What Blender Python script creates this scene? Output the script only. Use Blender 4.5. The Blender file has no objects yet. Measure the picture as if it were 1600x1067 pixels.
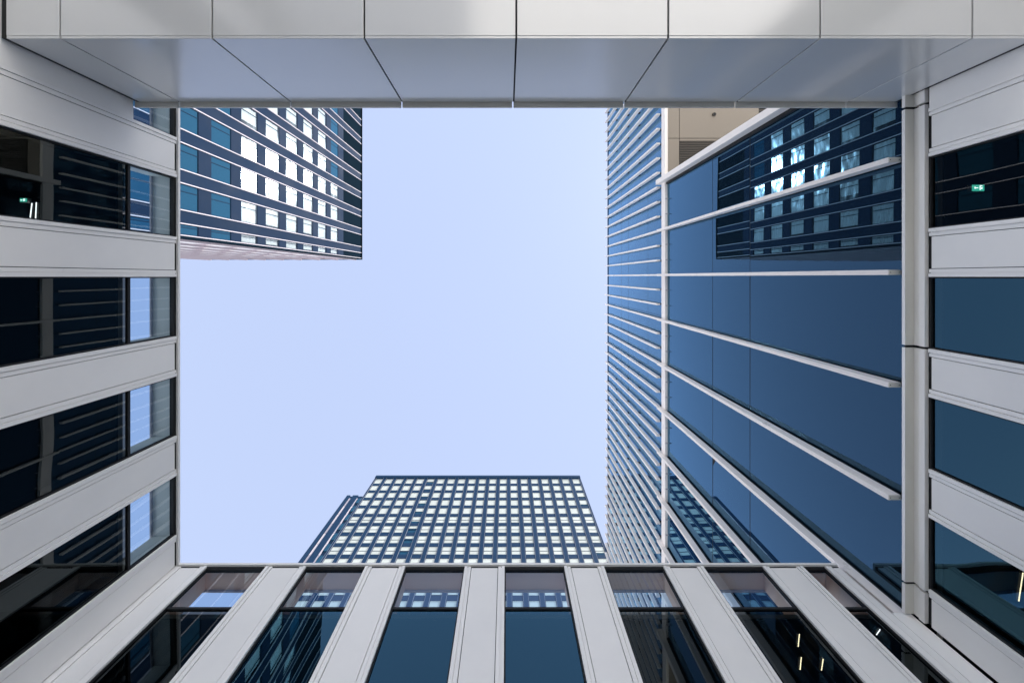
import bpy, math, random
random.seed(7)
C = bpy.context.scene.collection
F = 600.0            # focal length in pixels of the 1600 px wide photograph; the camera is the origin, z is up

# ------------------------------------------------------------------ materials
def mat(name):
    m = bpy.data.materials.new(name); m.use_nodes = True
    nt = m.node_tree; nt.nodes.clear()
    out = nt.nodes.new('ShaderNodeOutputMaterial')
    return m, nt, out

def nn(nt, kind, **kw):
    n = nt.nodes.new(kind)
    for k, v in kw.items():
        if k in n.inputs.keys() if isinstance(k, str) else False: n.inputs[k].default_value = v
        else: setattr(n, k, v)
    return n

def painted(name, col, rough=0.4, spec=0.5, metallic=0.0, var=0.04, scale=1.3, bump=0.0, coat=0.0, rvar=0.08):
    """painted sheet metal: slight large-scale tone and gloss variation, fine dirt"""
    m, nt, out = mat(name)
    b = nt.nodes.new('ShaderNodeBsdfPrincipled')
    tc = nt.nodes.new('ShaderNodeTexCoord')
    n1 = nt.nodes.new('ShaderNodeTexNoise'); n1.inputs['Scale'].default_value = scale; n1.inputs['Detail'].default_value = 6
    n1.inputs['Roughness'].default_value = 0.6
    nt.links.new(tc.outputs['Object'], n1.inputs['Vector'])
    oi = nt.nodes.new('ShaderNodeObjectInfo')
    add = nt.nodes.new('ShaderNodeMath'); add.operation = 'MULTIPLY_ADD'
    nt.links.new(oi.outputs['Random'], add.inputs[0]); add.inputs[1].default_value = 0.5
    nt.links.new(n1.outputs['Fac'], add.inputs[2])
    r = nt.nodes.new('ShaderNodeMapRange')
    r.inputs['From Min'].default_value = 0.3; r.inputs['From Max'].default_value = 1.2
    r.inputs['To Min'].default_value = 1 - var; r.inputs['To Max'].default_value = 1 + var
    nt.links.new(add.outputs[0], r.inputs['Value'])
    mx = nt.nodes.new('ShaderNodeVectorMath'); mx.operation = 'SCALE'
    mx.inputs[0].default_value = col; nt.links.new(r.outputs[0], mx.inputs['Scale'])
    nt.links.new(mx.outputs[0], b.inputs['Base Color'])
    r2 = nt.nodes.new('ShaderNodeMapRange')
    r2.inputs['From Min'].default_value = 0.3; r2.inputs['From Max'].default_value = 0.7
    r2.inputs['To Min'].default_value = rough - rvar; r2.inputs['To Max'].default_value = rough + rvar
    nt.links.new(n1.outputs['Fac'], r2.inputs['Value']); nt.links.new(r2.outputs[0], b.inputs['Roughness'])
    b.inputs['Specular IOR Level'].default_value = spec; b.inputs['Metallic'].default_value = metallic
    b.inputs['Coat Weight'].default_value = coat; b.inputs['Coat Roughness'].default_value = 0.17; b.inputs['Coat IOR'].default_value = 2.1
    if bump:
        bp = nt.nodes.new('ShaderNodeBump'); bp.inputs['Strength'].default_value = 1.0; bp.inputs['Distance'].default_value = bump
        n2 = nt.nodes.new('ShaderNodeTexNoise'); n2.inputs['Scale'].default_value = 0.9; n2.inputs['Detail'].default_value = 1
        nt.links.new(tc.outputs['Object'], n2.inputs['Vector']); nt.links.new(n2.outputs['Fac'], bp.inputs['Height'])
        nt.links.new(bp.outputs[0], b.inputs['Normal'])
    nt.links.new(b.outputs[0], out.inputs['Surface'])
    return m

def glass(name, refl_tint, trans, ior=1.9, wob=0.006, wscale=0.9, rough=0.0, body=None, gain=1.0, stretch=(1, 1, .35)):
    """coated facade glass: tinted mirror by Fresnel over a tinted transmission (or an opaque dark body)"""
    m, nt, out = mat(name)
    g = nt.nodes.new('ShaderNodeBsdfGlossy'); g.inputs['Color'].default_value = (*refl_tint, 1); g.inputs['Roughness'].default_value = rough
    if body is None:
        t = nt.nodes.new('ShaderNodeBsdfTransparent'); t.inputs['Color'].default_value = (*trans, 1)
    else:
        t = nt.nodes.new('ShaderNodeBsdfDiffuse'); t.inputs['Color'].default_value = (*body, 1)
    fr = nt.nodes.new('ShaderNodeFresnel'); fr.inputs['IOR'].default_value = ior
    ad = nt.nodes.new('ShaderNodeMath'); ad.operation = 'MULTIPLY'; ad.use_clamp = True; ad.inputs[1].default_value = gain
    nt.links.new(fr.outputs[0], ad.inputs[0])
    mx = nt.nodes.new('ShaderNodeMixShader')
    nt.links.new(ad.outputs[0], mx.inputs[0]); nt.links.new(t.outputs[0], mx.inputs[1]); nt.links.new(g.outputs[0], mx.inputs[2])
    if wob:
        tc = nt.nodes.new('ShaderNodeTexCoord')
        oi = nt.nodes.new('ShaderNodeObjectInfo')
        mp = nt.nodes.new('ShaderNodeMapping'); mp.inputs['Scale'].default_value = stretch
        av = nt.nodes.new('ShaderNodeVectorMath'); av.operation = 'SCALE'; av.inputs['Scale'].default_value = 40
        cm = nt.nodes.new('ShaderNodeCombineXYZ')
        nt.links.new(oi.outputs['Random'], cm.inputs[0]); nt.links.new(oi.outputs['Random'], cm.inputs[1])
        nt.links.new(cm.outputs[0], av.inputs[0])
        nt.links.new(tc.outputs['Object'], mp.inputs['Vector']); nt.links.new(av.outputs[0], mp.inputs['Location'])
        n = nt.nodes.new('ShaderNodeTexNoise'); n.inputs['Scale'].default_value = wscale; n.inputs['Detail'].default_value = 0.5
        nt.links.new(mp.outputs[0], n.inputs['Vector'])
        bp = nt.nodes.new('ShaderNodeBump'); bp.inputs['Strength'].default_value = 1.0; bp.inputs['Distance'].default_value = wob
        nt.links.new(n.outputs['Fac'], bp.inputs['Height'])
        nt.links.new(bp.outputs[0], g.inputs['Normal'])
    nt.links.new(mx.outputs[0], out.inputs['Surface'])
    return m

def emis(name, col, s):
    m, nt, out = mat(name)
    e = nt.nodes.new('ShaderNodeEmission'); e.inputs['Color'].default_value = (*col, 1); e.inputs['Strength'].default_value = s
    nt.links.new(e.outputs[0], out.inputs['Surface']); return m

M = dict(
    panel   = painted('white_panel_paint', (.84, .83, .81), .42, .5, var=.06, bump=.004),
    trim    = painted('white_trim_paint', (.86, .85, .83), .35, .5, var=.03),
    bridge  = painted('bridge_panel_paint', (.62, .63, .635), .34, .5, var=.02, bump=.0015, coat=1.0, scale=.5, rvar=.02),
    coping  = painted('coping_paint', (.66, .65, .60), .4, .5, var=.04),
    gasket  = painted('black_gasket', (.012, .013, .015), .6, .3, var=.1),
    reveal  = painted('beige_reveal_paint', (.93, .62, .46), .5, .2, var=.05),
    reveal_g= painted('grey_reveal_paint', (.62, .62, .58), .5, .2, var=.05),
    pier    = painted('dark_pier', (.03, .032, .036), .7, .3, var=.1),
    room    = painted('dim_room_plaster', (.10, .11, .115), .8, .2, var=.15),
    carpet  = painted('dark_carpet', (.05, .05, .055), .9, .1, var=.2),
    roofing = painted('grey_roofing', (.72, .66, .58), .9, .1, var=.1),
    fin     = painted('anodised_fin', (.88, .83, .80), .32, .5, var=.03),
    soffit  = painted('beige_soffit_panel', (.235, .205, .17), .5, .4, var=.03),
    grille  = painted('dark_louvre_metal', (.07, .06, .05), .5, .4, var=.1),
    clad    = painted('navy_cladding', (.0085, .0195, .043), .55, .006, var=.12, scale=.3),
    cladB   = painted('steel_blue_cladding', (.0115, .031, .068), .6, .03, var=.1, scale=.3),
    cladD   = painted('blue_black_cladding', (.005, .011, .018), .7, .0, var=.15, scale=.3),
    lilac   = painted('pale_edge_trim', (.42, .39, .43), .6, .05, var=.03),
    pink    = painted('side_cladding_bounce_tint', (.66, .52, .56), .3, .6, var=.04),  # pale pink puts reflected and bounced light into the colour
    curtain = painted('white_curtain_cloth', (.96, .97, .95), .9, .05, var=.05, scale=.8),
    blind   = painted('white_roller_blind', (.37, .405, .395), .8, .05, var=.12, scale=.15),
    edge    = painted('thin_edge_trim', (.20, .21, .25), .6, .05, var=.1),
    stripe  = painted('dull_stripe_panel', (.27, .26, .31), .6, .05, var=.15),
    bright  = painted('side_window_sky_sheen', (.95, .93, .92), .4, .5, var=.05),  # white base stands in for sky mirrored at a grazing angle
    paving  = painted('pale_stone_paving', (.74, .72, .68), .7, .3, var=.08, scale=.4),
    g_wing  = glass('wing_window_glass', (.33, .76, 1.0), (.12, .13, .13), 1.5, .016, .9, gain=2.25),
    g_wingn = glass('wing_glass_muted_mirror', (.66, .76, .78), (.12, .13, .13), 1.5, .008, .8, gain=1.35),  # copy of the wing glass, muted reflections put into its tint
    g_top   = glass('parapet_window_glass', (.75, .88, 1.0), (.52, .68, .84), 1.5, .012, .9, gain=1.6),
    g_tower = glass('blue_curtain_wall_glass', (.34, .67, .98), None, 1.45, .0065, .5, gain=2.8, body=(.004, .008, .012), stretch=(1, 1, .3)),
    g_fin   = glass('blue_tower_glass', (.42, .72, 1.0), None, 1.5, .003, .6, gain=2.6, body=(.015, .05, .10)),
    g_hotel = glass('hotel_window_glass', (.75, .90, 1.0), (.93, .96, .96), 1.5, .035, 1.0, rough=.12, stretch=(1, .7, 1.3)),
    g_blue  = glass('tinted_blue_window_glass', (.45, .80, 1.0), None, 1.5, .004, .8, body=(.009, .044, .082)),
    lamp    = emis('warm_tube_glow', (1.0, .85, .55), 6),
    lampw   = emis('cool_tube_glow', (.95, .98, 1.0), 6),
    exitg   = emis('green_exit_glow', (.10, .95, .70), 1.6),
    exitw   = emis('white_pictogram_glow', (.85, 1.0, .95), 6.0),
)

# ------------------------------------------------------------------ mesh helpers
class MB:
    def __init__(s, T=None): s.v = []; s.f = []; s.T = T
    def box(s, x0, x1, y0, y1, z0, z1):
        if x0 > x1: x0, x1 = x1, x0
        if y0 > y1: y0, y1 = y1, y0
        if z0 > z1: z0, z1 = z1, z0
        P = [(x0,y0,z0),(x1,y0,z0),(x1,y1,z0),(x0,y1,z0),(x0,y0,z1),(x1,y0,z1),(x1,y1,z1),(x0,y1,z1)]
        flip = False
        if s.T:
            P = [s.T(*p) for p in P]
            flip = s.T.flip
        b = len(s.v); s.v += P
        q = [(0,3,2,1),(4,5,6,7),(0,1,5,4),(1,2,6,5),(2,3,7,6),(3,0,4,7)]
        for f in q:
            f = tuple(b+i for i in f)
            s.f.append(f[::-1] if flip else f)
        return s
    def build(s, name, m, parent=None, bevel=0.0):
        me = bpy.data.meshes.new(name)
        me.from_pydata(s.v, [], s.f); me.materials.append(m); me.update()
        o = bpy.data.objects.new(name, me); C.objects.link(o)
        if parent is not None:
            o.parent = parent
            # bring the mesh into the coordinates of its (possibly placed) ancestors
            off = origin(parent)
            if off.length > 0:
                for v in me.vertices: v.co -= off
        if bevel:
            bv = o.modifiers.new('bevel', 'BEVEL'); bv.width = bevel; bv.segments = 2; bv.limit_method = 'ANGLE'
        return o

from mathutils import Vector
def origin(o):
    p = Vector((0, 0, 0))
    while o is not None: p = p + o.location; o = o.parent
    return p

class Tr:
    """facade coordinates (s along, d outwards, z) -> world"""
    def __init__(s, fn, flip): s.fn = fn; s.flip = flip
    def __call__(s, a, d, z): return s.fn(a, d, z)

def thing(name, label, cat, loc, group=None, kind=None):
    o = bpy.data.objects.new(name, None); C.objects.link(o); o.location = loc; o.empty_display_size = .5
    o['label'] = label; o['category'] = cat
    if group: o['group'] = group
    if kind: o['kind'] = kind
    return o

def tag(o, label, cat, group=None):
    o['label'] = label; o['category'] = cat
    if group: o['group'] = group
    return o

GZ = -1.6
# ------------------------------------------------------------------ ground
bpy.ops.mesh.primitive_plane_add(size=1)
g = bpy.context.object; g.name = 'ground'; g.scale = (1200, 1200, 1); g.location = (0, 0, GZ)
g.data.materials.append(M['paving']); g['kind'] = 'structure'

# ------------------------------------------------------------------ courtyard wings
A, B, R_, H, P = 5.984, 5.236, 6.320, 7.013, 1.8
WW = 1.078          # window width
ZM = 6.14           # mullion under the parapet pane
TL = Tr(lambda s, d, z: (-A + d, s, z), False)
TB = Tr(lambda s, d, z: (s, B - d, z), False)
TR = Tr(lambda s, d, z: (R_ - d, s, z), True)
def detflip(T):
    o = Vector(T(0,0,0)); a = Vector(T(1,0,0))-o; b = Vector(T(0,1,0))-o; c = Vector(T(0,0,1))-o
    return a.cross(b).dot(c) < 0
for T in (TL, TB, TR): T.flip = detflip(T)

def trim_piece(T, s0, win_side, z0, z1, root):
    """two-step window trim 0.115 wide; win_side +1: the window is on the higher-s side"""
    m = MB(T)
    a, b, c = (.052, .063, .115)
    if win_side < 0:   # window lies at lower s
        m.box(s0, s0+a, -.08, .0, z0, z1); m.box(s0+b, s0+c, -.08, -.012, z0, z1)
    else:
        m.box(s0+c-a, s0+c, -.08, .0, z0, z1); m.box(s0, s0+c-b, -.08, -.012, z0, z1)
    m.box(s0+a*.9, s0+b*1.05, -.08, -.026, z0, z1-.01)
    return m.build('window_trim', M['trim'], root)

RV = 'reveal'
def strip(T, s0, s1, z0, z1, root, left=True, right=True, pier=True, top=None):
    """one light strip between windows: dark pier, trim, recessed panel"""
    top = z1 if top is None else top
    if pier:
        MB(T).box(s0+.004, s1-.004, -.36, -.082, z0, min(ZM-.03, z1)).build('pier', M['pier'], root)
    if top > ZM + .3:
        MB(T).box(s0+.002, s1-.002, -.405, -.084, ZM-.028, top-.05).build('parapet_reveal', M[RV], root)
    MB(T).box(s0+.002, s1-.002, -.08, -.05, z0, top-.035).build('gasket', M['gasket'], root)
    p0, p1 = s0, s1
    if left: trim_piece(T, s0, -1, z0, top-.045, root); p0 = s0 + .115 + .010
    else: p0 = s0 + .008
    if right: trim_piece(T, s1-.115, 1, z0, top-.045, root); p1 = s1 - .115 - .010
    else: p1 = s1 - .008
    MB(T).box(p0, p1, -.049, -.016, z0, top-.075).build('cladding_panel', M['panel'], root, bevel=.003)

def window(T, s0, s1, z0, root, z_top, para=True, gl='g_wing'):
    """window bay: dark frame, mullions; panes as sub-parts"""
    f = MB(T)
    D0, D1 = -.10, -.035
    zt = z_top
    f.box(s0+.001, s0+.022, D0, D1, z0, zt); f.box(s1-.022, s1-.001, D0, D1, z0, zt)
    if para:
        f.box(s0+.022, s1-.022, D0, D1, zt-.055, zt)
        f.box(s0+.022, s1-.022, D0+.01, D1-.01, ZM-.030, ZM+.010)
    else:
        f.box(s0+.022, s1-.022, D0, D1, zt-.012, zt)
    zs = 2.45
    if z0 < zs: f.box(s0+.022, s1-.022, D0, D1, zs-.03, zs+.03)
    w = f.build('window', M['gasket'], root)
    d = -.066
    def pane(a, b, mm):
        p = MB(T); p.box(s0+.023, s1-.023, d-.004, d+.004, a, b)
        # keep only the outer sheet (one mirror surface)
        p.v = [T(s0+.023, d, a), T(s1-.023, d, a), T(s1-.023, d, b), T(s0+.023, d, b)]
        p.f = [(0, 1, 2, 3)] if T.flip else [(3, 2, 1, 0)]
        o = p.build('pane', mm, w)
        return o
    if para: pane(ZM+.012, zt-.056, M['g_top'])
    if z0 < ZM-.1:
        hi = ZM-.032 if para else zt-.013
        pane(zs+.031, hi, M[gl]); pane(z0+.01, zs-.031, M[gl])
    return w

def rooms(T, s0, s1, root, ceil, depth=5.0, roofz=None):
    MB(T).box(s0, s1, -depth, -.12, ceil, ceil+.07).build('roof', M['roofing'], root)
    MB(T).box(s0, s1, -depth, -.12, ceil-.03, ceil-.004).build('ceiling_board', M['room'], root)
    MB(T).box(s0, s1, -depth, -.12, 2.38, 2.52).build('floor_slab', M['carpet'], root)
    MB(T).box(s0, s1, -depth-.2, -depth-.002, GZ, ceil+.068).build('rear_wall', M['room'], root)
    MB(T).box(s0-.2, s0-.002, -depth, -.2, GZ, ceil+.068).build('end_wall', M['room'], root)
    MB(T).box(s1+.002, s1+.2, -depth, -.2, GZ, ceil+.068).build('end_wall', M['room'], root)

def parapet_cap(T, s0, s1, root, lip=True):
    MB(T).box(s0, s1, -.41, .010, H-.030, H+.012).build('coping', M['trim'], root, bevel=.003)
    MB(T).box(s0, s1, -.408, -.112, H-.075, H-.032).build('parapet_soffit', M[RV], root)
    if lip: MB(T).box(s0, s1, -.43, -.409, H-.12, H-.033).build('parapet_lip', M['lilac'], root)
    MB(T).box(s0, s1, -.06, -.03, H-.048, H-.031).build('gasket', M['gasket'], root)

RV = 'reveal_g'
# left wing -----------------------------------------------------------
lw = thing('office_wing', 'white panelled office wing along the left edge, its dark windows mirroring the finned block', 'building', (-A-2.5, -1.5, GZ))
for k in range(-4, 3):
    s0 = k*P
    z0 = GZ
    if k == -2:
        window(TL, s0, s0+WW, 6.225, lw, H-.03)
        MB(TL).box(s0+.004, s0+WW-.004, -.36, -.082, GZ, 6.0).build('pier', M['pier'], lw)
        MB(TL).box(s0-.002, s0+WW+.002, -.08, -.05, GZ, 6.2).build('gasket', M['gasket'], lw)
        MB(TL).box(s0+.006, s0+WW-.006, -.049, -.016, GZ, 6.17).build('cladding_panel', M['panel'], lw, bevel=.003)
    else:
        window(TL, s0, s0+WW, z0, lw, H-.03, gl='g_wingn')
    e = s0+P if k < 2 else B - .002
    strip(TL, s0+WW, e, z0, H, lw, True, k < 2)
strip(TL, -4*P-.8, -4*P, GZ, H, lw, False, True)
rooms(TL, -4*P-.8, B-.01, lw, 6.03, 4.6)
parapet_cap(TL, -4*P-.8, B+.0, lw)

RV = 'reveal'
# bottom wing ---------------------------------------------------------
XO = -.041
bw = thing('office_wing', 'low white office wing across the foot of the view, below the gridded tower', 'building', (0, B+2.5, GZ))
for k in range(-3, 4):
    s0 = XO + k*P
    w = WW if k < 3 else .405
    window(TB, s0, s0+w, GZ, bw, H-.03, gl='g_wingn' if k in (1, 2, 3, -3) else 'g_wing')
    if k < 3: strip(TB, s0+w, s0+P, GZ, H, bw)
# corner strip at the left wing
c0, c1 = -A+.02, XO-3*P
MB(TB).box(c0-.3, c0+.055, -.08, -.010, GZ, H-.045).build('corner_trim', M['trim'], bw, bevel=.003)
strip(TB, c0+.06, c1, GZ, H, bw, False, True)
# right end: trim, plain panel up to the right wing
e0 = XO+3*P+.405
strip(TB, e0, 6.02, GZ, H, bw, True, False)
MB(TB).box(6.024, R_-.012, -.08, -.020, GZ, 6.02).build('corner_trim', M['trim'], bw, bevel=.003)
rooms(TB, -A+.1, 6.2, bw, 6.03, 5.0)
parapet_cap(TB, -A-.4, 6.02, bw)

# right wing ----------------------------------------------------------
rw = thing('office_wing', 'white panelled office wing at the right edge, under the glass wall with its stepped coping', 'building', (R_+2.5, 0, GZ))
ZT = 5.765
RY0 = -6.2
for k in range(-3, 3):
    s0 = k*P
    e = s0+P if k < 2 else B-.002
    if k == -2:
        # solid bay where the footbridge meets the wing
        MB(TR).box(s0+.004, s0+WW-.004, -.36, -.082, GZ, ZT-.02).build('pier', M['pier'], rw)
        MB(TR).box(s0-.001, s0+WW+.001, -.08, -.05, GZ, ZT).build('gasket', M['gasket'], rw)
        MB(TR).box(s0+.006, s0+WW-.006, -.049, -.016, GZ, ZT-.004).build('cladding_panel', M['panel'], rw, bevel=.003)
    else:
        window(TR, s0, s0+WW, GZ, rw, ZT, para=False, gl='g_wingn' if k < 0 else 'g_wing')
    strip(TR, s0+WW, e, GZ, ZT, rw, True, k < 2, top=ZT+.04)
MB(TR).box(RY0, B-.004, -.36, -.051, ZT+.006, 5.92).build('gasket', M['gasket'], rw)
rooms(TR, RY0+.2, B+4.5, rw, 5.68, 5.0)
# stepped coping in lengths with dark joints
js = [RY0, -2.62, 1.08, 4.76, B-.003]
for i in range(4):
    a, b = js[i]+.020, js[i+1]-(.020 if i < 3 else 0)
    m = MB()
    m.box(R_-.012, R_+.12, a, b, 5.800, 5.880)
    m.box(R_+.008, R_+.12, a, b, 5.8802, 5.9698)
    m.box(R_-.130, R_-.1265, a, b, 5.970, 6.018)
    m.build('coping', M['trim'], rw, bevel=.001)
    MB().box(R_-.126, R_+.06, a, b, 5.9705, 6.017).build('coping_ledge', M['coping'], rw)  # duller ledge colour puts in the ground-lit tone of its underside
MB().box(R_-.100, R_+.05, RY0+.02, B-.01, 5.985, 6.010).build('gasket', M['gasket'], rw)

# ------------------------------------------------------------------ footbridge
BC, BZ0, BZ1, BX = 2.817, 4.544, 6.214, .111
fb = thing('footbridge', 'pale grey panelled footbridge crossing overhead between the left and right wings', 'bridge', (0, -BC-.95, BZ0))
xs = [-5.925] + [BX+k*P for k in range(-3, 4)] + [6.262]
for i in range(len(xs)-1):
    a = xs[i] + (.011 if i else 0); b = xs[i+1] - (.011 if i < len(xs)-2 else 0)
    MB().box(a, b, -BC-.03, -BC, BZ0+.002, BZ1-.02).build('side_panel', M['bridge'], fb, bevel=.004)
    MB().box(a, b, -BC-.9, -BC-.033, BZ0, BZ0+.03).build('soffit_panel', M['bridge'], fb, bevel=.004)
    MB().box(a, b, -BC-1.9, -BC-.914, BZ0, BZ0+.03).build('soffit_panel', M['bridge'], fb, bevel=.004)
    MB().box(a, b, -BC-1.935, -BC-1.903, BZ0+.002, BZ1-.02).build('side_panel', M['bridge'], fb, bevel=.004)
    a2 = a-.015 if i else -6.03; b2 = b-.015 if i < len(xs)-2 else 6.325
    MB().box(a2, b2, -BC-.06, -BC+.077, BZ1+.0015, BZ1+.040).build('coping', M['coping'], fb, bevel=.006)
MB().box(-5.975, 6.30, -BC-1.90, -BC-.034, BZ0+.034, BZ1-.03).build('core', M['gasket'], fb)
MB().box(-5.982, -5.927, -BC-1.9, -BC-.006, BZ0+.004, BZ1-.005).build('gasket', M['gasket'], fb)
MB().box(6.264, 6.317, -BC-1.9, -BC-.006, BZ0+.004, BZ1-.005).build('gasket', M['gasket'], fb)
MB().box(-5.99, 6.32, -BC-.10, -BC-.012, BZ1-.018, BZ1+.0005).build('gasket', M['gasket'], fb)
MB().box(-5.98, 6.31, -BC-1.9, -BC-.1, BZ1-.028, BZ1+.02).build('roof', M['roofing'], fb)

# ------------------------------------------------------------------ glass block with fins (right)
GX = 6.357
Z1, Z2, Z3 = 6.03, 15.2, 24.12
gb = thing('glass_office_block', 'blue mirrored glass office block with white vertical fins rising behind the right wing', 'building', (GX+4, 6, GZ))
Y0, Y1 = -3.80, 23.0
MB().box(GX+.03, 14.5, Y0+.02, Y1, Z1+.02, Z2-.02).build('body', M['cladD'], gb)
MB().box(GX+.05, 14.5, B+5.3, Y1, GZ, Z1).build('base', M['cladD'], gb)
ys = [Y0+.10] + [-.07+P*k for k in range(-1, 13)]
rows = [(Z1-.02, 10.04), (10.04, 11.86), (11.86, Z2)]
for i in range(len(ys)-1):
    for (za, zb) in rows:
        m = MB(); x = GX
        e = lambda: x + random.uniform(-.0025, .0025)
        m.v = [(e(), ys[i]+.004, za+.012), (e(), ys[i+1]-.004, za+.012), (e(), ys[i+1]-.004, zb-.012)]
        p0, p1, p2 = m.v; m.v.append((p0[0]+p2[0]-p1[0], ys[i]+.004, zb-.012))
        m.f = [(0, 3, 2, 1)]
        m.build('glass_panel', M['g_tower'], gb)
MB().box(GX+.004, GX+.029, Y0+.03, Y1-.1, Z1, Z2-.03).build('gasket', M['gasket'], gb)
def disc(cx, cy, z, r, name, m, parent, h=.04):
    mb = MB(); n = 24
    mb.v = [(cx+r*math.cos(t*2*math.pi/n), cy+r*math.sin(t*2*math.pi/n), zz) for zz in (z-h, z) for t in range(n)]
    mb.f = [tuple(range(n))[::-1]] + [(t, (t+1) % n, n+(t+1) % n, n+t) for t in range(n)]
    return mb.build(name, m, parent)
def big_fin(y, z0, z1):
    m = MB(); m.box(6.108, 6.300, y-.041, y-.003, z0, z1); m.box(6.108, 6.300, y+.003, y+.041, z0, z1); m.box(6.116, 6.296, y-.003, y+.003, z0+.004, z1)
    f = m.build('fin', M['fin'], gb)
    MB().box(6.301, GX-.001, y-.022, y+.022, z0+.0, z1).build('bracket', M['gasket'], f)
    MB().box(6.112, 6.298, y-.039, y+.039, z0-.008, z0-.001).build('end_cap', M['coping'], f)
    for dx in (6.135, 6.275): disc(dx, y, z0-.0085, .007, 'screw', M['gasket'], f, .003)
    return f
for k in range(-1, 12):
    y = -.07 + P*k
    big_fin(y, 6.15 if k < 3 else (6.06 if k == 3 else H+.02), 15.66)
# last fin beside the bottom wing is wide
# end beam where the glass stops
MB().box(6.07, 6.300, -3.93, -3.74, 6.30, 15.66).build('edge_beam', M['fin'], gb, bevel=.004)
MB().box(6.301, 6.42, -3.92, -3.66, 6.05, 15.19).build('gasket', M['gasket'], gb)
# parapet band between the glass wall and the finned upper storeys
MB().box(6.262, GX+.02, -20, 30, Z2+.0, Z2+.36).build('band', M['fin'], gb, bevel=.004)
# upper storeys
MB().box(GX+.03, 10.6, -20, 30, Z2+.02, Z3-.02).build('upper_body', M['cladD'], gb)
MB().box(7.6, 10.4, -19, 29, Z3+.01, 27.6).build('added_sun_blocker', M['roofing'], gb)  # unseen block added on the roof to keep sun off the left wing
MB().box(GX-.03, GX+.3, -20.01, 30.01, Z3-.019, Z3+.03).build('roof_edge', M['cladD'], gb)
zr = [Z2+.37, 17.3, 20.07, 21.3, Z3-.03]
for r in range(4):
    for j in range(21):
        a = -20+2.4*j; b = min(a+2.4, 30)
        if b < -13 or a > 26: continue
        m = MB(); x = GX
        m.v = [(x, a+.006, zr[r]+.012), (x, b-.006, zr[r]+.012), (x, b-.006, zr[r+1]-.012), (x, a+.006, zr[r+1]-.012)]
        m.f = [(0, 3, 2, 1)]
        m.build('glass_panel', M['g_fin'], gb)
MB().box(GX+.004, GX+.029, -19.9, 29.9, Z2+.365, Z3-.03).build('gasket', M['gasket'], gb)
proto = None
for j in range(-21, 42):
    y = .13 + .6*j - .2 + .0
    m = MB(); m.box(6.150, 6.300, y-.033, y+.033, 15.78, Z3+.02)
    f = m.build('fin', M['fin'], gb)
    for z in (15.80, 18.4, 20.07, 22.2, Z3-.18):
        MB().box(6.2995, GX-.001, y-.016, y+.016, z, z+.16).build('bracket', M['gasket'], f)
    if y > Y0+.3: MB().box(6.24, 6.34, y-.012, y+.012, Z2-.14, Z2-.09).build('bracket', M['lilac'], gb)
# soffit over the open passage beyond the glass wall
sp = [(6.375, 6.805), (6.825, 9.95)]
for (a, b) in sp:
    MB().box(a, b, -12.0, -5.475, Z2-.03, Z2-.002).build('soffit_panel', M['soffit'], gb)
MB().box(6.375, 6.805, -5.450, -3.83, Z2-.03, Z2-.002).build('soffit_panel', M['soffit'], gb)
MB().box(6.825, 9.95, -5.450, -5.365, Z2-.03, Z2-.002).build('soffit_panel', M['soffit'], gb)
MB().box(6.38, 10.55, -20, -3.82, Z2-.0015, Z2+.018).build('soffit_backing', M['gasket'], gb)
gm = MB()
for j in range(22):
    y = -5.33 + .068*j
    gm.box(6.835, 9.94, y, y+.036, Z2-.028, Z2-.004)
gm.build('louvre', M['grille'], gb)
gm = MB()
for j in range(60):
    y = -12 + .10*j
    gm.box(9.97, 10.5, y, y+.05, Z2-.028, Z2-.004)
gm.build('louvre', M['grille'], gb)
dl = disc(8.18, -6.40, Z2-.031, .075, 'downlight', M['grille'], gb)
disc(8.18, -6.40, Z2-.072, .05, 'lens', M['gasket'], dl, .006)

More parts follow.
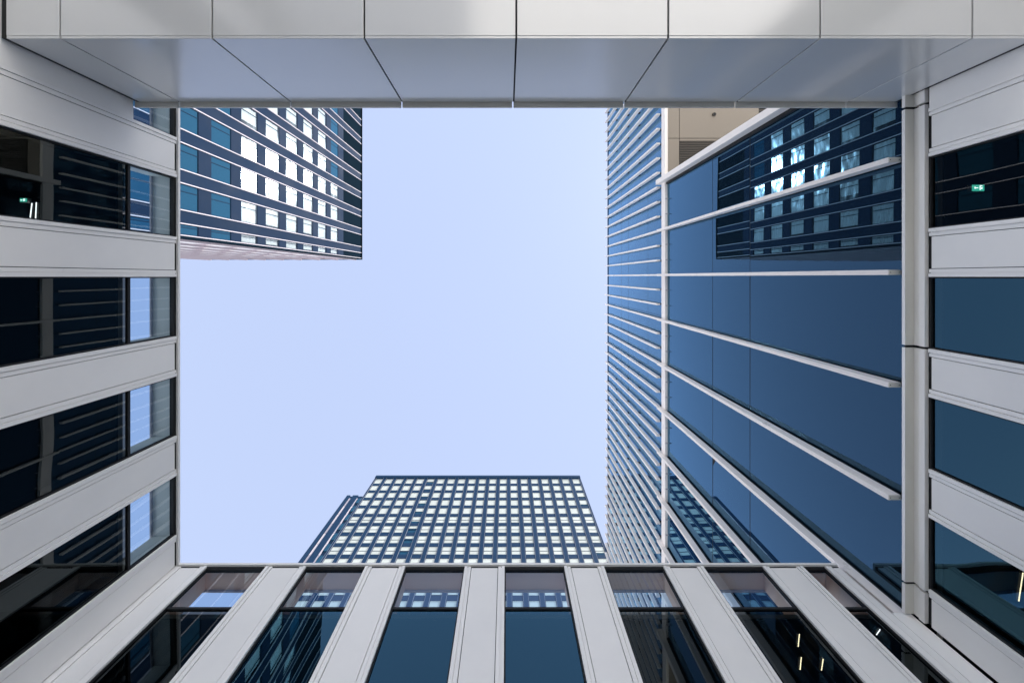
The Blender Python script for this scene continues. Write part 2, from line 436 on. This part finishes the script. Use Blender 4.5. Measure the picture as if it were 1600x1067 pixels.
# ------------------------------------------------------------------ hotel tower (upper left)
LX, LY = -27.85, -3.40
FZ0, FP = 63.3, 4.094
PR = 3.45
def curtain_mesh(axis, c, s0, s1, z0, z1, amp=.022):
    """pleated curtain sheet; axis 'x': plane x=c, runs along y"""
    m = MB(); n = 18; ph = random.uniform(0, 6)
    for i in range(n+1):
        z = z0 + (z1-z0)*i/n
        d = amp*math.sin(i*1.9+ph) + amp*.8*math.sin(i*.8+2*ph)
        for s in (s0, s1):
            m.v.append((c+d, s, z) if axis == 'x' else (s, c+d, z))
    for i in range(n):
        m.f.append((2*i, 2*i+1, 2*i+3, 2*i+2))
    return m
def hotel(root, x, ya, yb, ztop, floors, rows, blue):
    """facade looking +x between ya (near) and yb (far)"""
    T = lambda mb: mb
    # fins bounding the dark bands, radial lines in the view
    for (y) in rows['fins']:
        MB().box(x-.02, x+.13, y-.042, y+.042, 20, ztop-.02).build('fin', M['lilac'], root)
    for (y0, y1) in rows['bands']:
        MB().box(x-.3, x+.055, y1+.056, y0-.056, 20, ztop-.06).build('cladding_band', M['clad'], root)
    for wi, (y0, y1) in enumerate(rows['wins']):
        for k, zt in enumerate(floors):
            zb = zt-2.62
            # spandrel above the window
            above = ztop-7.95 if k == 0 else floors[k-1]-2.62
            MB().box(x-.3, x+.04, y1+.057, y0-.057, zt, above-.004 if k == 0 else above).build('spandrel', M['clad'], root)
            isb = blue(k, wi)
            m = MB()
            m.box(x-.25, x+.03, y0-.105, y0-.057, zb, zt); m.box(x-.25, x+.03, y1+.057, y1+.105, zb, zt)
            m.box(x-.25, x+.02, y1+.105, y0-.105, zt-.05, zt); m.box(x-.25, x+.02, y1+.105, y0-.105, zb, zb+.05)
            ym = y1 + (y0-y1)*.30
            m.box(x-.06, x+.01, ym-.03, ym+.03, zb+.05, zt-.05)
            w = m.build('window', M['clad'], root)
            p = MB(); p.v = [(x-.02, y0-.1, zb+.05), (x-.02, y1+.1, zb+.05), (x-.02, y1+.1, zt-.05), (x-.02, y0-.1, zt-.05)]; p.f = [(0, 3, 2, 1)]
            p.f = [(0, 1, 2, 3)]; 
            p.v = [p.v[1], p.v[0], p.v[3], p.v[2]]
            p.build('pane', M['g_blue'] if isb else M['g_hotel'], w)
            if not isb:
                a, b = y1+.12, y0-.12
                r = random.random()
                if r < .25: b -= (b-a)*random.uniform(.1, .3)
                curtain_mesh('x', x-.16, a, b, zb+.06, zt-.06).build('curtain', M['curtain'], w)
        # dark plant storeys at the top
        zz = ztop-7.95
        MB().box(x-.3, x+.05, y1+.057, y0-.057, zz, ztop-.06).build('plant_storey_panel', M['cladD'], root)

rows = dict(fins=[], bands=[], wins=[])
y = LY-.15
rows['fins'] += [LY-.15+.0]
y0 = LY-.25
rows['wins'].append((LY-.15, LY-1.16)); 
y = LY-1.16
while y > -35:
    rows['fins'] += [y, y-1.15]
    rows['bands'].append((y, y-1.15))
    rows['wins'].append((y-1.15, y-PR))
    y -= PR
rows['fins'].append(y)
YE = y
ZTOP = 73.3
ht = thing('hotel_tower', 'tall navy tower with white curtained windows and pale vertical fins at the upper left', 'building', (LX-14, (LY+YE)/2, GZ))
MB().box(LX-30, LX-.31, YE-.1, LY-.02, GZ, ZTOP-.08).build('core', M['cladD'], ht)
MB().box(LX-.30, LX+.10, YE-.1, LY-.02, GZ, 20-.01).build('base_cladding', M['clad'], ht)
MB().box(LX-30, LX+.27, YE-.1, LY+.16, ZTOP-.07, ZTOP).build('roof', M['cladD'], ht)
MB().box(LX-.29, LX+.27, LY-.09, LY+.15, 20, ZTOP-.08).build('corner_trim', M['cladD'], ht)
# the pale underside-of-row faces of the windows are recessed in cladding; floors of the street front
floors = [FZ0-FP*k for k in range(9)]
hotel(ht, LX, LY, YE, ZTOP, floors, rows, lambda k, wi: k >= 6 or (k == 0 and wi >= 4) or (k == 1 and wi >= 8) or (k==3 and wi==9))
# side front (looks along +y), seen at a grazing angle: cladding and window strips coloured with bounced and mirrored light
sb = MB(); sb.box(LX-30, LX-.30, LY-.018, LY+.04, 20, ZTOP-.09)
sb.build('side_cladding', M['pink'], ht)
sw = MB()
for k in range(9):
    zt = FZ0-FP*k
    for j in range(8):
        xa = LX-1.6-3.45*j
        sw.box(xa-2.25, xa, LY+.041, LY+.09, zt-2.4, zt)
w = sw.build('window', M['bright'], ht); w['kind'] = 'stuff'; w['label'] = 'window strips painted pale for mirrored sky on the pink side front'
fm = MB()
for j in range(9):
    MB().box(LX-.92-3.45*j-.06, LX-.92-3.45*j+.06, LY+.041, LY+.28, 20, ZTOP-.09).build('side_fin', M['lilac'], ht)

# lower stepped block behind, seen in the mirrored glass of the bottom wing
LB = YE-.15
rows2 = dict(fins=[], bands=[], wins=[])
y = LB-.1
while y > LB-24:
    rows2['fins'] += [y, y-1.15]; rows2['bands'].append((y, y-1.15)); rows2['wins'].append((y-1.15, y-PR)); y -= PR
rows2['fins'].append(y)
hb = thing('hotel_block', 'lower navy block beyond the tall tower, seen mirrored in the lower left windows', 'building', (LX-14, (LB+y)/2, GZ))
MB().box(LX-30, LX-.31, y-.1, LB-.02, GZ, 58.4).build('core', M['cladD'], hb)
MB().box(LX-.30, LX+.10, y-.1, LB-.02, GZ, 19.99).build('base_cladding', M['clad'], hb)
hotel(hb, LX, LB, y, 58.4, [50.2-FP*k for k in range(6)], rows2, lambda k, wi: random.random() < .15)

# ------------------------------------------------------------------ gridded tower (bottom)
QY, GT = 57.2, 110.2
cx0, cx1 = -37.5, 20.9
CP = (cx1-cx0)/20
gt = thing('grid_tower', 'wide blue tower with a regular grid of white blinds behind the bottom wing', 'building', ((cx0+cx1)/2, QY+12, GZ))
MB().box(cx0+.01, cx1-.01, QY+.42, QY+26, GZ, GT-.05).build('core', M['cladB'], gt)
MB().box(cx0, cx1, QY-.28, QY+.41, GT-1.0, GT).build('roof_edge', M['cladB'], gt)
MB().box(cx0, cx1, QY-.05, QY+.41, GZ, 58.0).build('base_cladding', M['cladB'], gt)
FH = 3.4
for i in range(21):
    xx = cx0+CP*i
    w_ = .46
    a, b = max(cx0, xx-w_), min(cx1, xx+w_)
    m = MB().box(a+.04, b-.04, QY-.06, QY+.41, 58.01, GT-1.01)
    pl = m.build('pilaster', M['cladB'], gt)
    e = MB(); e.box(a, a+.038, QY-.07, QY+.41, 58.01, GT-1.01); e.box(b-.038, b, QY-.07, QY+.41, 58.01, GT-1.01)
    e.build('edge_trim', M['edge'], pl)
rest = MB(); blinds_rest = MB()
nwin = 0
ztops = [GT-1.45-FH*j for j in range(15)]
for j in range(15):
    zt = ztops[j]; zb = zt-2.3
    zn = (ztops[j+1] if j < 14 else 58.01)
    for i in range(20):
        xa = cx0+CP*i+.465; xb = cx0+CP*(i+1)-.465
        up = (GT-1.0) if j == 0 else zt
        bot = zb
        # spandrel below the window
        rest_sp = MB().box(xa+.0, xb-.0, QY+.02, QY+.41, zn, zb)
        if j == 0: rest_sp.box(xa, xb, QY+.02, QY+.41, zt, GT-1.001)
        if i == 0: sp_m = MB(); 
        sp_m.v += [] 
        b0 = len(sp_m.v); sp_m.v += rest_sp.v; sp_m.f += [tuple(b0+q for q in f) for f in rest_sp.f]
        single = (5 <= j <= 9)
        drop = random.choice([1, 1, 1, 1, 1, 1, 1, .96, .9])
        if i == 5 and j < 12: drop = random.choice([.55, .35, .7])
        if i == 19: drop = random.choice([.9, .75, 1])
        if single:
            m = MB()
            m.box(xa, xa+.06, QY+.05, QY+.41, zb, zt); m.box(xb-.06, xb, QY+.05, QY+.41, zb, zt)
            m.box(xa+.06, xb-.06, QY+.05, QY+.41, zb+1.02, zb+1.10)
            w = m.build('window', M['cladB'], gt)
            p = MB(); p.v = [(xa+.06, QY+.16, zb), (xb-.06, QY+.16, zb), (xb-.06, QY+.16, zt), (xa+.06, QY+.16, zt)]; p.f = [(0, 1, 2, 3)]
            p.build('pane', M['g_blue'], w)
            q = MB(); zz = zt-(zt-zb)*drop
            q.box(xa+.10, xb-.10, QY+.10, QY+.13, zz, zt-.01)
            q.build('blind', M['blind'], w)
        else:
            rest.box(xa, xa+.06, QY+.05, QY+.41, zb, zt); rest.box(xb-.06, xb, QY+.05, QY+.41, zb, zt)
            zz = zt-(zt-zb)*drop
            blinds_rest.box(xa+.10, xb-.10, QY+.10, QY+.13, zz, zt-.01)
    sp_m.build('spandrel', M['cladB'], gt)
w = rest.build('window', M['cladB'], gt); w['kind'] = 'stuff'
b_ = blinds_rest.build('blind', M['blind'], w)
MB().box(cx0+.02, cx1-.02, QY+.20, QY+.24, 58.02, GT-1.02).build('glazing', M['g_blue'], gt)
# narrow annexes on both sides
an = thing('tower_annex', 'narrower dark blue annex with two pale vertical stripes left of the gridded tower', 'building', (cx0-2.2, QY+8, GZ))
AT = 100.5
MB().box(cx0-4.3, cx0-.02, QY+.2, QY+16, GZ, AT-.01).build('core', M['cladB'], an)
MB().box(cx0-4.3, cx0-3.45, QY-.1, QY+.19, 40, AT).build('cladding_band', M['cladB'], an)
MB().box(cx0-2.75, cx0-1.35, QY-.1, QY+.19, 40, AT).build('cladding_band', M['cladB'], an)
for (a, b) in ((cx0-3.30, cx0-2.80), (cx0-1.34, cx0-1.06)):
    for k in range(14):
        zt = AT-1.2-FH*k
        MB().box(a, b, QY+.0, QY+.19, zt-3.3, zt).build('window', M['lilac'] if (k % 3) else M['stripe'], an)
for k in range(14):
    zt = AT-1.2-FH*k
    MB().box(cx0-.88, cx0-.04, QY+.0, QY+.19, zt-2.1, zt).build('window', M['g_blue'], an)
an2 = thing('tower_annex', 'small dark blue step at the right foot of the gridded tower, touching the fins', 'building', (cx1+1, QY+8, GZ))
MB().box(cx1+.02, cx1+.9, QY-.2, QY+14, GZ, 81).build('core', M['cladB'], an2, bevel=.03)
MB().box(cx1+.02, cx1+1.0, QY-.3, QY+14.1, 81.01, 81.35).build('roof_edge', M['lilac'], an2)

# ------------------------------------------------------------------ lamps and exit signs inside the rooms, and added glint glows
def px(x, y, z): return ((x-792)/F*z, (y-432.5)/F*z)
def tube(x, y, z, L, rot, label, m='lamp'):
    X, Y = px(x, y, z)
    t = thing('ceiling_lamp', label, 'lamp', (X, Y, z), 'ceiling lamps seen through the windows')
    h = MB(); h.box(-.03, .03, -L/2, L/2, .0, .035); h.box(-.03, .03, -L/2-.02, -L/2, -.02, .035); h.box(-.03, .03, L/2, L/2+.02, -.02, .035)
    o = MBlocal(h, 'housing', M['pier'], t)
    n = 10; q = MB(); r = .006
    q.v = [(r*math.cos(a*2*math.pi/n), yy, -.015+r*math.sin(a*2*math.pi/n)) for yy in (-L/2, L/2) for a in range(n)]
    q.f = [(a, (a+1) % n, n+(a+1) % n, n+a) for a in range(n)]
    MBlocal(q, 'tube', M[m], t)
    t.rotation_euler.z = rot
    return t
def MBlocal(mb, name, m, parent):
    me = bpy.data.meshes.new(name); me.from_pydata(mb.v, [], mb.f); me.materials.append(m)
    o = bpy.data.objects.new(name, me); C.objects.link(o); o.parent = parent; return o
tube(1593, 915, 5.58, .42, .15, 'warm tube lamp behind the lowest window of the right wing', 'lamp')
tube(50, 333, 5.9, .30, .12, 'white tube lamp beside the green exit sign in the left wing', 'lampw')
tube(58, 330, 5.9, .26, .05, 'white tube lamp nearer the window than the one beside the exit sign', 'lampw')
tube(1247, 998, 5.95, .20, .1, 'small warm glow added for a mirrored glint in the bottom wing glass, topmost of the close pair', 'lamp')  # glow added for a twice-mirrored glint, as are the next three
tube(1250, 1034, 5.95, .20, .1, 'small warm glow added for a mirrored glint in the bottom wing glass, lower of the close pair', 'lamp')
tube(1284, 1034, 5.95, .22, .15, 'small warm glow added for a mirrored glint, alone to the right of the close pair in the bottom wing', 'lamp')
tube(1372, 984, 5.95, .14, .6, 'small white glow added for a mirrored glint in the narrow last window of the bottom wing', 'lampw')
def exit_sign(x, y, z, w, label):
    X, Y = px(x, y, z)
    t = thing('exit_sign', label, 'exit sign', (X, Y, z))
    h = MB(); h.box(-w*.5-.01, w*.5+.01, -w*.25-.01, w*.25+.01, .0, .05); MBlocal(h, 'case', M['trim'], t)
    h = MB(); h.box(-w*.5, w*.5, -w*.25, w*.25, -.006, -.001); MBlocal(h, 'green_face', M['exitg'], t)
    # running figure and arrow as a simple pictogram
    p = MB(); u = w
    p.box(.12*u, .30*u, -.20*u, -.14*u, -.012, -.007); p.box(.10*u, .14*u, -.20*u, .18*u, -.012, -.007)
    p.box(-.30*u, -.05*u, -.03*u, .03*u, -.012, -.007); p.box(-.34*u, -.28*u, -.07*u, .07*u, -.012, -.007)
    p.box(.22*u, .30*u, -.05*u, .10*u, -.012, -.007)
    MBlocal(p, 'pictogram', M['exitw'], t)
exit_sign(1528, 294, 5.55, .17, 'green lit exit sign behind the upper right window')
exit_sign(37, 313, 5.85, .10, 'small green lit exit sign behind the upper left window')

# ------------------------------------------------------------------ sky and sun
sun_dir = Vector((414, -165, 600)).normalized()
elev = math.asin(sun_dir.z); azim = math.atan2(sun_dir.x, sun_dir.y)
w = bpy.data.worlds.new('World'); bpy.context.scene.world = w; w.use_nodes = True
nt = w.node_tree; nt.nodes.clear()
sky = nt.nodes.new('ShaderNodeTexSky'); sky.sky_type = 'NISHITA'; sky.sun_disc = False
sky.sun_elevation = elev; sky.sun_rotation = azim; sky.air_density = 1.0; sky.dust_density = .3; sky.ozone_density = 1.0
hsv = nt.nodes.new('ShaderNodeHueSaturation'); hsv.inputs['Saturation'].default_value = .7
nt.links.new(sky.outputs[0], hsv.inputs['Color'])
tint = nt.nodes.new('ShaderNodeVectorMath'); tint.operation = 'MULTIPLY'; tint.inputs[1].default_value = (1.0, .98, 1.06)
nt.links.new(hsv.outputs[0], tint.inputs[0])
bg = nt.nodes.new('ShaderNodeBackground'); bg.inputs['Strength'].default_value = .15
out = nt.nodes.new('ShaderNodeOutputWorld')
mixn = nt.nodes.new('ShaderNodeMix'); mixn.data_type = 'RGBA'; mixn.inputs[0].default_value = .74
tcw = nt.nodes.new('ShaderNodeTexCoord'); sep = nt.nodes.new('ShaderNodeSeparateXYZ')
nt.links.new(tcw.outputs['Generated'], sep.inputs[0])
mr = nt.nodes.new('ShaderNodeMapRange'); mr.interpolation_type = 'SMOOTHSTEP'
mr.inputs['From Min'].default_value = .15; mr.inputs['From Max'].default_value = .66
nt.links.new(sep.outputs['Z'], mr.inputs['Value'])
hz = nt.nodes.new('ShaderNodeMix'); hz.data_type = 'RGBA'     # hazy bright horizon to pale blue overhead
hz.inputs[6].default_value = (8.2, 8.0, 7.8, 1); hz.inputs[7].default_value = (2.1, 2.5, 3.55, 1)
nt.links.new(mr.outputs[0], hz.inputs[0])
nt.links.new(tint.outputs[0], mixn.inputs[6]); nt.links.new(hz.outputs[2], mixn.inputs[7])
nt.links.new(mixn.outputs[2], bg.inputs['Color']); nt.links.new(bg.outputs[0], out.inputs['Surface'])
sd = bpy.data.lights.new('sun', 'SUN'); sd.energy = 4.8; sd.angle = math.radians(.5); sd.color = (1, .965, .92)
so = bpy.data.objects.new('sun', sd); C.objects.link(so)
so.rotation_euler = sun_dir.to_track_quat('Z', 'Y').to_euler(); so.location = (20, -10, 60)

# ------------------------------------------------------------------ camera, straight up
cd = bpy.data.cameras.new('camera'); co = bpy.data.objects.new('camera', cd); C.objects.link(co)
cd.sensor_width = 36; cd.lens = 36*F/1600
cd.shift_x = (800-792)/1600; cd.shift_y = -(533.5-432.5)/1600
co.rotation_euler = (math.pi, 0, 0)
cd.clip_start = .05; cd.clip_end = 3000
S = bpy.context.scene; S.camera = co
S.view_settings.view_transform = 'Standard'; S.view_settings.look = 'None'; S.view_settings.gamma = 1; S.view_settings.exposure = 1.0
S.render.engine = 'CYCLES'
S.cycles.max_bounces = 10; S.cycles.diffuse_bounces = 5; S.cycles.glossy_bounces = 6; S.cycles.transparent_max_bounces = 12
S.cycles.use_denoising = True; S.cycles.sample_clamp_indirect = 6
S.cycles.caustics_reflective = True
